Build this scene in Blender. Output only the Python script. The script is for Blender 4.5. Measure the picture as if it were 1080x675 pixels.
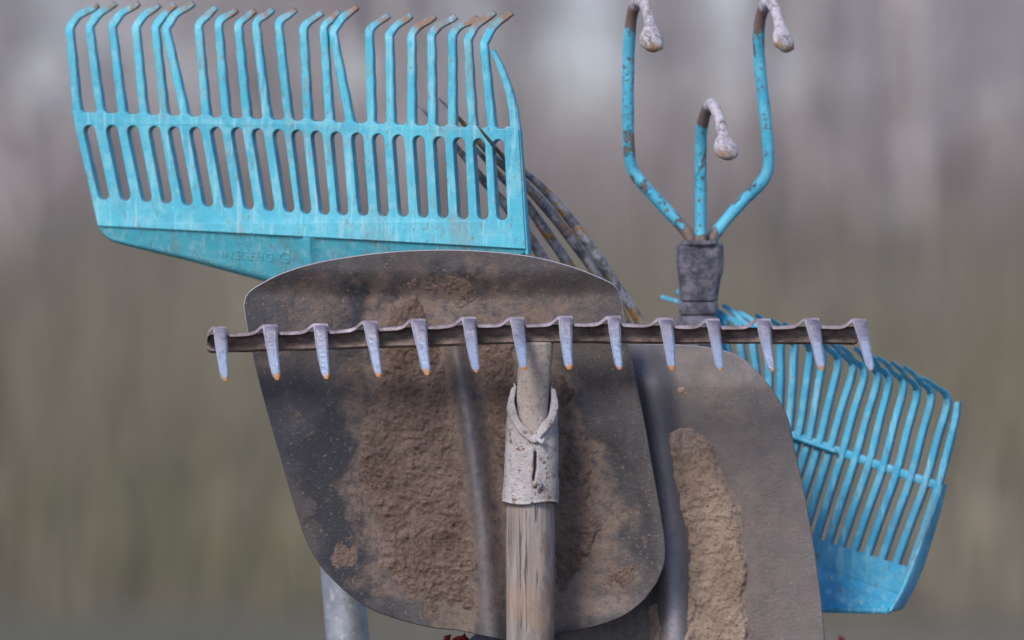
import bpy, bmesh, math, random
import numpy as np
from mathutils import Vector

for o in list(bpy.data.objects): bpy.data.objects.remove(o)
random.seed(7); rng = np.random.default_rng(7)
SC = bpy.context.scene; COL = SC.collection
R = math.radians

# ------------------------------------------------------------------ camera
D = 3.0                     # metres from the lens to the bow rake
HC = 1.5                    # lens height
S = 0.6125/1080             # metres per picture unit at the bow rake
cam = bpy.data.cameras.new('camera'); co = bpy.data.objects.new('camera', cam); COL.objects.link(co)
co.location = (0, -D, HC); co.rotation_euler = (R(90), 0, 0)
cam.sensor_width = 36; cam.lens = 36*D/0.6125; cam.clip_start = .1; cam.clip_end = 3000
cam.dof.use_dof = True; cam.dof.focus_distance = D+.03; cam.dof.aperture_fstop = 5.6
SC.camera = co
# ------------------------------------------------------------------ sky and sun
SUN_EL, SUN_AZ = 38, 208      # azimuth: compass angle, y axis = 0, clockwise (light from the left behind the camera)
w = bpy.data.worlds.new('World'); SC.world = w; w.use_nodes = True
nt = w.node_tree; nt.nodes.clear()
sky = nt.nodes.new('ShaderNodeTexSky'); sky.sky_type = 'NISHITA'; sky.sun_disc = False
sky.sun_elevation = R(SUN_EL); sky.sun_rotation = R(SUN_AZ); sky.air_density = 1.0; sky.dust_density = 1.0; sky.ozone_density = 4.5
bg = nt.nodes.new('ShaderNodeBackground'); bg.inputs[1].default_value = 0.13
out = nt.nodes.new('ShaderNodeOutputWorld')
tint = nt.nodes.new('ShaderNodeMix'); tint.data_type = 'RGBA'; tint.blend_type = 'MULTIPLY'; tint.inputs[0].default_value = 1; tint.inputs[7].default_value = (1.03, .92, .98, 1)
nt.links.new(sky.outputs[0], tint.inputs[6]); nt.links.new(tint.outputs[2], bg.inputs[0]); nt.links.new(bg.outputs[0], out.inputs[0])
sl = bpy.data.lights.new('sun', 'SUN'); so = bpy.data.objects.new('sun', sl); COL.objects.link(so)
sl.energy = 2.3; sl.angle = R(18); sl.color = (1, .93, .84)
sd = Vector((math.sin(R(SUN_AZ))*math.cos(R(SUN_EL)), math.cos(R(SUN_AZ))*math.cos(R(SUN_EL)), math.sin(R(SUN_EL))))
so.rotation_euler = sd.to_track_quat('Z', 'Y').to_euler(); so.location = (-3, -4, 6)
vs = SC.view_settings; vs.view_transform = 'Standard'; vs.look = 'None'; vs.exposure = 0.7; vs.gamma = 1; vs.use_curve_mapping = False

# ------------------------------------------------------------------ helpers
def W(px, py, y=0.0):
    k = (D+y)/D
    return Vector(((px-540)*S*k, y, HC+(337.5-py)*S*k))

def tag(o, label=None, cat=None, group=None, kind=None):
    if label: o['label'] = label
    if cat: o['category'] = cat
    if group: o['group'] = group
    if kind: o['kind'] = kind
    return o
def empty(name, loc):
    o = bpy.data.objects.new(name, None); COL.objects.link(o); o.location = loc; o.empty_display_size = .05
    return o

class MB:
    def __init__(s): s.v = []; s.f = []; s.a = {}
    def add(s, vs_, fs, **at):
        b = len(s.v); s.v += [tuple(p) for p in vs_]; s.f += [tuple(b+i for i in f) for f in fs]
        for k in set(list(at)+list(s.a)):
            L = s.a.setdefault(k, [0.0]*b)
            if len(L) < b: L += [0.0]*(b-len(L))
            L += list(at.get(k, [0.0]*len(vs_)))
    def rings(s, rings, cap=True, **at):
        n = len(rings[0]); m = len(rings); vs_ = [p for r in rings for p in r]; fs = []
        for i in range(m-1):
            for j in range(n):
                fs.append((i*n+j, i*n+(j+1) % n, (i+1)*n+(j+1) % n, (i+1)*n+j))
        if cap: fs.append(tuple(range(n))[::-1]); fs.append(tuple((m-1)*n+j for j in range(n)))
        if at: at = {k: [v[i] for i in range(m) for _ in range(n)] for k, v in at.items()}
        s.add(vs_, fs, **at)
    def tube(s, pts, rad, sides=10, flat=None, cap=True, **at):
        pts = [Vector(p) for p in pts]; n = len(pts)
        if not hasattr(rad, '__len__'): rad = [rad]*n
        rings = []; up = None
        for i, p in enumerate(pts):
            t = (pts[min(i+1, n-1)]-pts[max(i-1, 0)]).normalized()
            if up is None:
                up = Vector((0, -1, 0)) if abs(t.y) < .9 else Vector((0, 0, 1))
            a = t.cross(up); a = a.normalized() if a.length > 1e-6 else Vector((1, 0, 0))
            b = a.cross(t).normalized(); up = b
            r = rad[i]; fl = 1 if flat is None else flat[i]
            ra = r if flat is None else r*(1/fl)**.5; rb = r if flat is None else r*fl**.5
            rings.append([p+a*(ra*math.cos(2*math.pi*j/sides))+b*(rb*math.sin(2*math.pi*j/sides)) for j in range(sides)])
        s.rings(rings, cap, **at)
    def bar(s, pts, side, dep, hw, hd, ch=.28, front=False, **at):
        """chamfered rectangular section swept along pts; side/dep unit vectors (or lists), hw/hd half sizes (or lists)"""
        n = len(pts); rings = []
        g = lambda q, i: q[i] if isinstance(q, list) else q
        for i, p in enumerate(pts):
            A = g(side, i)*g(hw, i); B = g(dep, i)*g(hd, i); c0 = min(g(hw, i), g(hd, i))*ch*2
            ca = 1-c0/g(hw, i)*.5; cb = 1-c0/g(hd, i)*.5
            q = Vector(p)+(B if front else Vector((0, 0, 0)))
            rings.append([q+A*x+B*y for x, y in ((-1, -cb), (-ca, -1), (ca, -1), (1, -cb), (1, cb), (ca, 1), (-ca, 1), (-1, cb))])
        s.rings(rings, True, **at)
    def build(s, name, mat, parent=None, smooth=False, angle=None):
        me = bpy.data.meshes.new(name); org = parent_world(parent)
        me.from_pydata([(x-org[0], y-org[1], z-org[2]) for x, y, z in s.v], [], s.f); me.update()
        for k, L in s.a.items():
            if len(L) < len(s.v): L += [0.0]*(len(s.v)-len(L))
            at = me.attributes.new(k, 'FLOAT', 'POINT'); at.data.foreach_set('value', L)
        bm = bmesh.new(); bm.from_mesh(me); bmesh.ops.recalc_face_normals(bm, faces=bm.faces)
        if angle:
            for e in bm.edges:
                e.smooth = not (len(e.link_faces) == 2 and e.calc_face_angle(0) > R(angle))
        bm.to_mesh(me); bm.free()
        if smooth or angle: me.polygons.foreach_set('use_smooth', [True]*len(me.polygons))
        me.materials.append(mat)
        o = bpy.data.objects.new(name, me); COL.objects.link(o); o.parent = parent
        return o
def parent_world(p):
    x = y = z = 0.0
    while p is not None: x += p.location[0]; y += p.location[1]; z += p.location[2]; p = p.parent
    return (x, y, z)

def catmull(P, n):
    P = [np.array(p, float) for p in P]; P = [2*P[0]-P[1]]+P+[2*P[-1]-P[-2]]; out = []
    for i in range(1, len(P)-2):
        for k in range(24):
            t = k/24; a, b, c, d = P[i-1:i+3]
            out.append(.5*((2*b)+(-a+c)*t+(2*a-5*b+4*c-d)*t*t+(-a+3*b-3*c+d)*t**3))
    out.append(P[-2]); out = np.array(out)
    L = np.r_[0, np.cumsum(np.linalg.norm(np.diff(out, axis=0), axis=1))]; q = np.linspace(0, L[-1], n)
    return np.stack([np.interp(q, L, out[:, k]) for k in range(out.shape[1])], 1)

LAT = np.random.default_rng(3).random((256, 256))
def vnoise(x, y):
    xi = np.floor(x).astype(int); yi = np.floor(y).astype(int); fx = x-xi; fy = y-yi
    fx = fx*fx*fx*(fx*(fx*6-15)+10); fy = fy*fy*fy*(fy*(fy*6-15)+10); g = lambda a, b: LAT[a % 256, b % 256]
    return (g(xi, yi)*(1-fx)+g(xi+1, yi)*fx)*(1-fy)+(g(xi, yi+1)*(1-fx)+g(xi+1, yi+1)*fx)*fy
def fbm(x, y, o=5, g=.5):
    s = 0; a = 1; t = 0
    for k in range(o):
        c, d = math.cos(k*1.1), math.sin(k*1.1)
        s = s+a*vnoise((c*x-d*y)*2**k+17*k, (d*x+c*y)*2**k+31*k); t += a; a *= g
    return s/t
def sdpoly(x, y, P):
    """signed distance to polygon, positive inside"""
    P = np.array(P, float); d = np.full(x.shape, 1e9); ins = np.zeros(x.shape, bool)
    for i in range(len(P)):
        a = P[i]; b = P[(i+1) % len(P)]; e = b-a
        t = np.clip(((x-a[0])*e[0]+(y-a[1])*e[1])/(e@e+1e-9), 0, 1)
        d = np.minimum(d, np.hypot(x-a[0]-t*e[0], y-a[1]-t*e[1]))
        if a[1] != b[1]:
            c = ((a[1] > y) != (b[1] > y)) & (x < (b[0]-a[0])*(y-a[1])/(b[1]-a[1])+a[0]); ins ^= c
    return np.where(ins, d, -d)
ss = lambda a, b, x: (lambda t: t*t*(3-2*t))(np.clip((x-a)/(b-a), 0, 1))

# ------------------------------------------------------------------ materials
class NT:
    def __init__(s, name):
        s.m = bpy.data.materials.new(name); s.m.use_nodes = True; s.t = s.m.node_tree
        s.b = s.t.nodes['Principled BSDF']; s.co = s.t.nodes.new('ShaderNodeTexCoord').outputs['Object']
    def n(s, ty, **k):
        n = s.t.nodes.new('ShaderNode'+ty)
        for a, v in k.items(): setattr(n, a, v)
        return n
    def l(s, a, b): s.t.links.new(a, b)
    def noise(s, scale, detail=6, rough=.6, stretch=None, dist=0):
        n = s.n('TexNoise'); n.inputs['Scale'].default_value = scale; n.inputs['Detail'].default_value = detail
        n.inputs['Roughness'].default_value = rough; n.inputs['Distortion'].default_value = dist
        c = s.co
        if stretch:
            mp = s.n('Mapping'); mp.inputs['Scale'].default_value = stretch; s.l(c, mp.inputs[0]); c = mp.outputs[0]
        s.l(c, n.inputs['Vector']); return n.outputs['Fac']
    def voro(s, scale, feature='F1'):
        n = s.n('TexVoronoi', feature=feature); n.inputs['Scale'].default_value = scale; s.l(s.co, n.inputs['Vector']); return n.outputs['Distance']
    def ramp(s, fac, a, b, lo=0., hi=1.):
        n = s.n('MapRange', interpolation_type='SMOOTHSTEP'); s.l(fac, n.inputs[0])
        for i, v in zip((1, 2, 3, 4), (a, b, lo, hi)): n.inputs[i].default_value = v
        return n.outputs[0]
    def mix(s, fac, a, b):
        n = s.n('Mix', data_type='RGBA')
        for v, i in ((fac, 0), (a, 6), (b, 7)):
            if isinstance(v, (tuple, list)): n.inputs[i].default_value = (*v, 1)
            elif isinstance(v, (int, float)): n.inputs[i].default_value = v
            else: s.l(v, n.inputs[i])
        return n.outputs[2]
    def math(s, op, a, b=0.):
        n = s.n('Math', operation=op, use_clamp=False)
        for i, v in ((0, a), (1, b)):
            if isinstance(v, (int, float)): n.inputs[i].default_value = v
            else: s.l(v, n.inputs[i])
        return n.outputs[0]
    def attr(s, name): return s.n('Attribute', attribute_name=name).outputs['Fac']
    def col(s, c):
        if isinstance(c, tuple): s.b.inputs['Base Color'].default_value = (*c, 1)
        else: s.l(c, s.b.inputs['Base Color'])
    def setp(s, k, v):
        if isinstance(v, (int, float)): s.b.inputs[k].default_value = v
        else: s.l(v, s.b.inputs[k])
    def bump(s, h, dist=.001, st=1.):
        n = s.n('Bump'); n.inputs['Distance'].default_value = dist; n.inputs['Strength'].default_value = st
        s.l(h, n.inputs['Height']); s.l(n.outputs[0], s.b.inputs['Normal'])
M = {}
def sep_z(t):
    n = t.n('SeparateXYZ'); t.l(t.co, n.inputs[0]); return n.outputs
def plastic(name, c1, c2, c3):
    t = NT(name)
    a = t.ramp(t.noise(14, 4), .38, .62); c = t.mix(a, c1, c2)
    c = t.mix(t.math('MULTIPLY', t.ramp(t.noise(90, 8, .7), .46, .62), .5), c, c3)            # chalky weathering
    c = t.mix(t.math('MULTIPLY', t.ramp(t.noise(45, 9, .78, (1, 1, .45)), .51, .64), .5), c, (.17, .2, .19))     # soil film
    c = t.mix(t.math('MULTIPLY', t.ramp(t.noise(300, 5, .65, (1.5, 1, .5)), .57, .66), .6), c, (.14, .12, .09))  # specks
    c = t.mix(t.math('MULTIPLY', t.ramp(t.noise(240, 6, .7, (1.3, 1, .10)), .54, .63), .38), c, (.34, .55, .58))  # pale scuffs
    c = t.mix(t.math('MULTIPLY', t.attr('rust'), t.ramp(t.noise(150, 5), .3, .6)), c, (.21, .13, .09))
    t.col(c); t.setp('Roughness', t.ramp(t.noise(120, 5), .3, .7, .42, .7)); t.setp('Specular IOR Level', .35)
    t.bump(t.math('ADD', t.noise(900, 6, .7), t.noise(160, 5, .6)), .0005, .7); return t.m
M['blue'] = plastic('turquoise_plastic', (.045, .31, .42), (.065, .385, .49), (.19, .44, .50))
M['blue2'] = plastic('turquoise_plastic_deep', (.035, .275, .44), (.055, .35, .53), (.16, .44, .56))

def soil(name, a, b):
    t = NT(name)
    c = t.mix(t.ramp(t.noise(35, 5), .35, .65), a, b)
    c = t.mix(t.math('MULTIPLY', t.ramp(t.noise(300, 8, .7), .45, .66), .5), c, (.26, .195, .155))
    c = t.mix(t.math('MULTIPLY', t.ramp(t.noise(420, 3, .6), .58, .7), .7), c, (.05, .04, .035))
    t.col(c); t.setp('Roughness', .95); t.setp('Specular IOR Level', .1)
    h = t.math('ADD', t.noise(450, 10, .75), t.math('MULTIPLY', t.noise(140, 6, .6), 1.5)); t.bump(h, .0024, 1.)
    return t.m
M['soil'] = soil('dried_soil', (.125, .086, .070), (.20, .147, .122)); M['soil2'] = soil('tan_dried_soil', (.27, .195, .148), (.37, .285, .22))

def steel(name, c1, c2):
    t = NT(name)
    c = t.mix(t.ramp(t.noise(25, 6, .65), .35, .65), c1, c2)
    c = t.mix(t.math('MULTIPLY', t.ramp(t.noise(70, 8, .7, (1, 1, .18)), .45, .7), .45), c, (.125, .108, .098))   # wiped soil streaks
    film = t.math('MULTIPLY', t.attr('film'), t.ramp(t.noise(120, 6, .7), .22, .46)); c = t.mix(film, c, (.020, .022, .029))
    dn = t.ramp(t.noise(200, 9, .75), .30, .62)
    c = t.mix(t.math('MULTIPLY', t.attr('dust'), dn), c, (.18, .128, .098))
    sp = t.math('MULTIPLY', t.ramp(t.noise(420, 6, .7), .575, .66), .7); c = t.mix(sp, c, (.20, .145, .10))       # grit specks
    sp2 = t.math('MULTIPLY', t.ramp(t.noise(90, 7, .8, dist=.6), .60, .68), .7); c = t.mix(sp2, c, (.20, .12, .07))
    c = t.mix(t.math('MULTIPLY', t.attr('wear'), t.ramp(t.noise(200, 4), .2, .55, .5, 1.)), c, (.50, .50, .55))  # worn rim metal plus brightness painted on rim top and ridge
    t.col(c); t.setp('Metallic', .25)
    t.setp('Roughness', t.ramp(t.noise(80, 6), .3, .7, .42, .68))
    h = t.math('ADD', t.noise(500, 9, .75), t.math('MULTIPLY', t.attr('dust'), t.noise(260, 8, .8)))
    t.bump(h, .0007, .8); return t.m
M['steel'] = steel('soiled_shovel_steel', (.048, .047, .056), (.068, .058, .056))
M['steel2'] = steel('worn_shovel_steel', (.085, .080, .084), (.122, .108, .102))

def tooth_mat():
    t = NT('galvanised_tooth')
    z = t.attr('tip')
    c = t.mix(t.ramp(t.noise(120, 6), .35, .65), (.19, .17, .215), (.31, .275, .31))
    c = t.mix(t.ramp(z, .1, .75), c, (.33, .41, .53))  # sheen painted in: mauve steel turns sky-blue towards the tip
    c = t.mix(t.math('MULTIPLY', t.ramp(t.noise(350, 8, .7), .53, .64), .6), c, (.13, .11, .12))
    r = t.math('MULTIPLY', t.ramp(t.math('ADD', z, t.math('MULTIPLY', t.math('SUBTRACT', t.noise(160, 3), .5), .35)), .91, .97), t.ramp(t.math('ABSOLUTE', t.attr('edge')), .9, .3))
    c = t.mix(r, c, (.55, .22, .035))
    t.col(c); c = t.mix(t.math('MULTIPLY', t.attr('edge'), t.ramp(t.noise(140, 5), .3, .5)), c, (.62, .62, .66)) ; t.col(c); t.setp('Metallic', .6); t.setp('Roughness', .36); t.bump(t.noise(420, 8, .7), .0009, .8); return t.m  # bright left-edge highlight painted into the tooth colour
M['tooth'] = tooth_mat()
def flange():
    t = NT('galvanised_rim'); c = t.mix(t.ramp(t.noise(130, 8, .7), .35, .65), (.36, .31, .36), (.19, .145, .145))
    t.col(c); t.setp('Metallic', .3); t.setp('Roughness', .5); t.bump(t.noise(600, 8, .7), .0006, .8); return t.m
M['flange'] = flange()
def barm():
    t = NT('rusted_rake_bar')
    c = t.mix(t.ramp(t.noise(60, 9, .72, (1, 1, 2.5)), .38, .62), (.10, .075, .066), (.27, .205, .18))
    c = t.mix(t.math('MULTIPLY', t.ramp(t.noise(170, 6, .7), .58, .7), .8), c, (.2, .15, .13))
    t.col(c); t.setp('Metallic', .1); t.setp('Roughness', .75)
    t.bump(t.math('ADD', t.noise(90, 8, .75, (1, 1, 2.5)), t.noise(400, 8, .7)), .0025, 1.); return t.m
M['bar'] = barm()
def cream():
    t = NT('flaking_white_paint')
    c = t.mix(t.ramp(t.noise(40, 5), .35, .65), (.36, .325, .31), (.47, .45, .46))
    c = t.mix(t.ramp(t.noise(210, 8, .75), .55, .60), c, (.20, .115, .08))
    c = t.mix(t.ramp(t.noise(500, 5, .7), .60, .7), c, (.12, .08, .06))
    c = t.mix(t.ramp(t.math('ADD', t.attr('torn'), t.math('MULTIPLY', t.math('SUBTRACT', t.noise(300, 4), .5), .5)), .35, .6), c, (.055, .028, .02))  # rust, with the shade of the slit's depth painted into the colour
    t.col(c); t.setp('Roughness', .65); t.bump(t.math('ADD', t.noise(200, 8, .75), t.noise(700, 5, .7)), .0018, .9); return t.m
M['cream'] = cream()
def neck():
    t = NT('scuffed_neck')
    c = t.mix(t.ramp(t.noise(50, 6, .6, (1, 1, .5)), .35, .65), (.22, .185, .16), (.34, .30, .27))
    c = t.mix(t.math('MULTIPLY', t.ramp(t.noise(330, 7, .75), .54, .62), .75), c, (.10, .075, .065))
    c = t.mix(t.math('MULTIPLY', t.ramp(t.noise(70, 8, .8), .54, .60), .6), c, (.15, .115, .095))
    t.col(c); t.setp('Roughness', .6); t.bump(t.noise(350, 8, .7), .001, .8); return t.m
M['neck'] = neck()
def wood():
    t = NT('weathered_wood')
    g = t.noise(170, 10, .72, (1, 1, .07), .25); g2 = t.noise(45, 8, .65, (1, 1, .25), .4)
    c = t.mix(t.ramp(g, .36, .64), (.115, .098, .09), (.27, .245, .23))
    c = t.mix(t.math('MULTIPLY', t.ramp(g2, .45, .7), .6), c, (.30, .215, .15))
    cr = t.ramp(t.noise(260, 5, .6, (1, 1, .045), .5), .60, .64); c = t.mix(t.math('MULTIPLY', cr, .85), c, (.05, .035, .03))
    c = t.mix(t.math('MULTIPLY', t.ramp(t.noise(38, 8, .75, (1, 1, .5)), .53, .62), .65), c, (.11, .085, .075)); c = t.mix(t.math('MULTIPLY', t.ramp(t.noise(22, 6, .7), .54, .64), .5), c, (.27, .175, .115))
    t.col(c); t.setp('Roughness', .8); t.bump(t.math('SUBTRACT', g, t.math('MULTIPLY', cr, .5)), .0011, .8); return t.m
M['wood'] = wood()
def paint():
    t = NT('chipped_blue_paint')
    c = t.mix(t.ramp(t.noise(60, 5), .35, .65), (.05, .36, .52), (.10, .45, .60))
    n1 = t.math('ADD', t.noise(75, 8, .7, (1, 1, .6)), t.math('MULTIPLY', t.attr('bare'), .45))
    c = t.mix(t.ramp(n1, .575, .60), c, (.17, .12, .10))
    c = t.mix(t.ramp(t.noise(230, 6, .7), .575, .62), c, (.11, .10, .105))
    c = t.mix(t.ramp(t.attr('white'), .35, .65), c, t.mix(t.ramp(t.noise(200, 8, .75), .47, .62), (.52, .49, .53), (.27, .22, .20)))
    r = t.math('MULTIPLY', t.ramp(t.attr('rust'), .4, .8), t.ramp(t.noise(130, 4), .4, .6)); c = t.mix(r, c, (.34, .22, .12))
    t.col(c); t.setp('Roughness', .42); t.bump(t.math('ADD', t.ramp(n1, .575, .60, 1, 0), t.math('MULTIPLY', t.noise(220, 8, .75), t.math('ADD', t.math('MULTIPLY', t.attr('white'), 1.2), 1.))), .0013, 1.); return t.m
M['paint'] = paint()
def socketm():
    t = NT('dull_ferrule_steel')
    c = t.mix(t.ramp(t.noise(110, 8, .7), .4, .6), (.075, .077, .105), (.22, .205, .25))
    c = t.mix(t.ramp(t.noise(190, 8, .7), .57, .66), c, (.16, .09, .06))
    t.col(c); t.setp('Metallic', .3); t.setp('Roughness', .5); t.bump(t.math('ADD', t.noise(260, 9, .75), t.noise(90, 5, .6, (1, 1, .3))), .003, 1.); return t.m
M['socket'] = socketm()
def forkm():
    t = NT('rusty_fork_steel')
    c = t.mix(t.ramp(t.noise(130, 8, .7), .38, .62), (.075, .08, .10), (.33, .33, .36))
    c = t.mix(t.ramp(t.noise(60, 8, .75), .53, .57), c, (.30, .17, .05))
    c = t.mix(t.math('MULTIPLY', t.ramp(t.noise(300, 4, .7), .6, .68), .8), c, (.03, .028, .03))
    t.col(c); t.setp('Metallic', .35); t.setp('Roughness', .5); t.bump(t.noise(300, 9, .75), .0014, 1.); return t.m
M['fork'] = forkm()
def galv():
    t = NT('galvanised_tube')
    c = t.mix(t.ramp(t.noise(60, 6, .7), .38, .62), (.21, .235, .28), (.30, .33, .38)); c = t.mix(t.math('MULTIPLY', t.ramp(t.noise(200, 8, .7), .55, .68), .6), c, (.52, .5, .48))
    t.col(c); t.setp('Metallic', .4); t.setp('Roughness', .45); t.bump(t.noise(400, 6), .0005, .5); return t.m
M['galv'] = galv()
def simple(name, a, b, scale, rough=.9):
    t = NT(name); t.col(t.mix(t.ramp(t.noise(scale, 6), .35, .65), a, b)); t.setp('Roughness', rough); t.setp('Specular IOR Level', .2); return t.m
M['bark'] = simple('grey_bark', (.16, .14, .13), (.42, .39, .38), .8)
M['twig'] = simple('bare_twigs', (.32, .295, .30), (.47, .435, .44), 1)  # pale all over, standing in for haze on the distant wood
def under():
    t = NT('dead_undergrowth'); f = t.mix(t.ramp(t.noise(.12, 6), .35, .65), (.21, .185, .17), (.37, .335, .33))  # far stems kept paler, haze painted into their colour
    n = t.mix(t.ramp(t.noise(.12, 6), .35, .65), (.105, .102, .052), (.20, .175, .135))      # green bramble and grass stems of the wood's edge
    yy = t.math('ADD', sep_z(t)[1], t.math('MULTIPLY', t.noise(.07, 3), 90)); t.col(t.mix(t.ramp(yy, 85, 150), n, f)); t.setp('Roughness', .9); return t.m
M['under'] = under()
M['red'] = simple('red_leaf', (.16, .01, .012), (.30, .035, .03), 60, .5)
M['redstem'] = simple('red_stem', (.12, .02, .02), (.2, .04, .03), 60, .6)
def grass():
    t = NT('winter_grass_and_leaf_litter')
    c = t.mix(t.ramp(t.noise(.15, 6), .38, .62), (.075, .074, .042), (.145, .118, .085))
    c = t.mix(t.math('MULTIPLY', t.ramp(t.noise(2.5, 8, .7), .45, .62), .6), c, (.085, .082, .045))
    l = t.mix(t.ramp(t.noise(.09, 6), .38, .62), (.20, .172, .155), (.33, .29, .28))  # litter up the slope paler too, haze put into its colour
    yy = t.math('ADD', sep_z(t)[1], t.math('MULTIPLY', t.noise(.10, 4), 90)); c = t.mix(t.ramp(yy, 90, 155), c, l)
    t.col(c); t.setp('Roughness', .95); t.bump(t.noise(6, 8, .7), .05, .6); return t.m
M['grass'] = grass()

# ------------------------------------------------------------------ setting: ground and wood
def terrain(x, y):
    t = max(0, min(1, (y-38)/130)); d = max(0, min(1, (math.hypot(x, y)-8)/40))
    return 5.8*t*t*(3-2*t)+d*.35*(float(fbm(np.array(x*.03+9), np.array(y*.03+4), 3))-.5)+.8*t*(float(fbm(np.array(x*.012+1), np.array(y*.02+2), 2))-.5)
mb = MB(); n = 110; G = 700
xs = np.linspace(-1, 1, n); xs = np.sign(xs)*np.abs(xs)**2.0*G
V = []; Fq = []
for j in range(n):
    for i in range(n):
        x, y = xs[i], xs[j]+60; V.append((x, y, terrain(x, y)))
for j in range(n-1):
    for i in range(n-1): Fq.append((j*n+i, j*n+i+1, (j+1)*n+i+1, (j+1)*n+i))
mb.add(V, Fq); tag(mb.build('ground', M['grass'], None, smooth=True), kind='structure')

def grow(trunk, crown, p, dirv, length, r, depth, rg, maxd):
    segs = 4 if depth < 2 else 2; pts = [p]; rad = [r]; d = dirv.normalized(); q = p
    for k in range(segs):
        d = (d+Vector((rg.uniform(-1, 1), rg.uniform(-1, 1), rg.uniform(-.4, .8)))*(.05 if depth == 0 else .17)).normalized()
        q = q+d*(length/segs); pts.append(q); rad.append(r*(1-(.45 if depth else .62)*(k+1)/segs))
    (trunk if depth == 0 else crown).tube(pts, rad, 7 if depth == 0 else (5 if depth == 1 else 3), cap=depth == 0)
    if depth >= maxd: return
    nb = (11, 7, 5, 4)[depth]
    for k in range(nb):
        t = rg.uniform(.13 if depth == 0 else .25, .98); i = min(int(t*segs), segs-1); f = t*segs-i
        b = pts[i].lerp(pts[i+1], f); a = rg.uniform(0, 2*math.pi); tilt = rg.uniform(.5, 1.1)
        ref = Vector((math.cos(a), math.sin(a), 0)); nd = (d*math.cos(tilt)+ref*math.sin(tilt)+Vector((0, 0, .15)))
        grow(trunk, crown, b, nd, length*rg.uniform(.22, .42)*(1.25-t*.6) if depth == 0 else length*rg.uniform(.35, .6), max(.006, rad[i]*rg.uniform(.28, .42)), depth+1, rg, maxd)
protos = []
for k in range(5):
    rg = random.Random(40+k); t = MB(); c = MB(); h = rg.uniform(11, 16)
    grow(t, c, Vector((0, 0, -.3)), Vector((rg.uniform(-.05, .05), 0, 1)), h, rg.uniform(.13, .24), 0, rg, 4)
    r = empty('bare_tree', (0, 0, 0)); t.build('trunk', M['bark'], r, smooth=True); c.build('crown', M['twig'], r)
    protos.append(r)
TREE = dict(label='blurred leafless grey tree in the wood far behind the tools', cat='tree', group='bare trees of the wood behind')
rg = random.Random(11); used = [False]*5
spots = []
for k in range(190):
    y = rg.uniform(50, 205); x = rg.uniform(-1, 1)*(9+y*.16)
    
    q = 540+x/(S*(D+y)/D)
    if (5 < q < 75 or 590 < q < 630 or 750 < q < 785) and y > 75: continue
    if 420 < q < 560 and y > 110 and k % 2: continue
    spots.append((x, y))
for k in range(110):                          # the wood goes on to both sides of the view
    y = rg.uniform(50, 200); spots.append((rg.choice((-1, 1))*rg.uniform(11+y*.16, 40+y*.3), y))
for (x, y) in spots:
    k = rg.randrange(5); src = protos[k]
    if not used[k]: used[k] = True; o = src
    else:
        o = src.copy(); COL.objects.link(o)
        for ch in list(src.children): c = ch.copy(); COL.objects.link(c); c.parent = o
    o.location = (x, y, terrain(x, y)-.05); o.rotation_euler.z = rg.uniform(0, 6.28); sc = rg.uniform(.8, 1.15); o.scale = (sc, sc, sc)
    tag(o, **TREE)
# undergrowth of dead stems at the wood's edge, too many to count
mb = MB(); vs_ = []; fs = []
hx = np.linspace(-100, 100, 101); hy = np.linspace(20, 190, 86); HT = np.array([[terrain(a, b) for a in hx] for b in hy])
for k in range(75000):
    y = 22+158*rg.random()**1.25; x = rg.uniform(-1, 1)*(8+y*.16) if k < 45000 else rg.choice((-1, 1))*rg.uniform(8+y*.16, 30+y*.35); h = rg.uniform(.5, 3.0)*(.6+.6*rg.random())*min(1, .35+(y-22)/30)*(1+1.6*max(0, min(1, (y-110)/60)))
    z = float(HT[min(85, max(0, round((y-20)/2))), min(100, max(0, round((x+100)/2)))])
    a = rg.uniform(0, 3.14); wd = rg.uniform(.012, .035); dx, dy = math.cos(a)*wd, math.sin(a)*wd
    lx, ly = rg.gauss(0, .3)*h*.6, rg.gauss(0, .3)*h*.6; b = len(vs_)
    vs_ += [(x-dx, y-dy, z-.3), (x+dx, y+dy, z-.3), (x+dx*.7+lx*.4, y+dy*.7+ly*.4, z+h*.55), (x-dx*.7+lx*.4, y-dy*.7+ly*.4, z+h*.55), (x+lx, y+ly, z+h)]
    fs += [(b, b+1, b+2, b+3), (b+3, b+2, b+4)]
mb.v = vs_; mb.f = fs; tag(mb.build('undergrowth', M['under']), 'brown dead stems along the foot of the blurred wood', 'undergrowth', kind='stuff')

# ------------------------------------------------------------------ handles
def ground_end(px, py, y, gx, gy):
    a = W(px, py, y); return a, Vector((gx, gy, 0.0))
def handle(parent, a, b, r, mat, name='handle', sides=20, wob=.0006):
    m = MB(); N = 60; pts = []; rad = []
    for i in range(N):
        t = i/(N-1); t = t**1.6; p = a.lerp(b, t)
        pts.append(p+Vector((math.sin(t*9+1)*wob, 0, 0))); rad.append(r*(1+.025*math.sin(t*31)+.015*math.sin(t*77)))
    m.tube(pts, rad, sides); return m.build(name, mat, parent, smooth=True)

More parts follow.
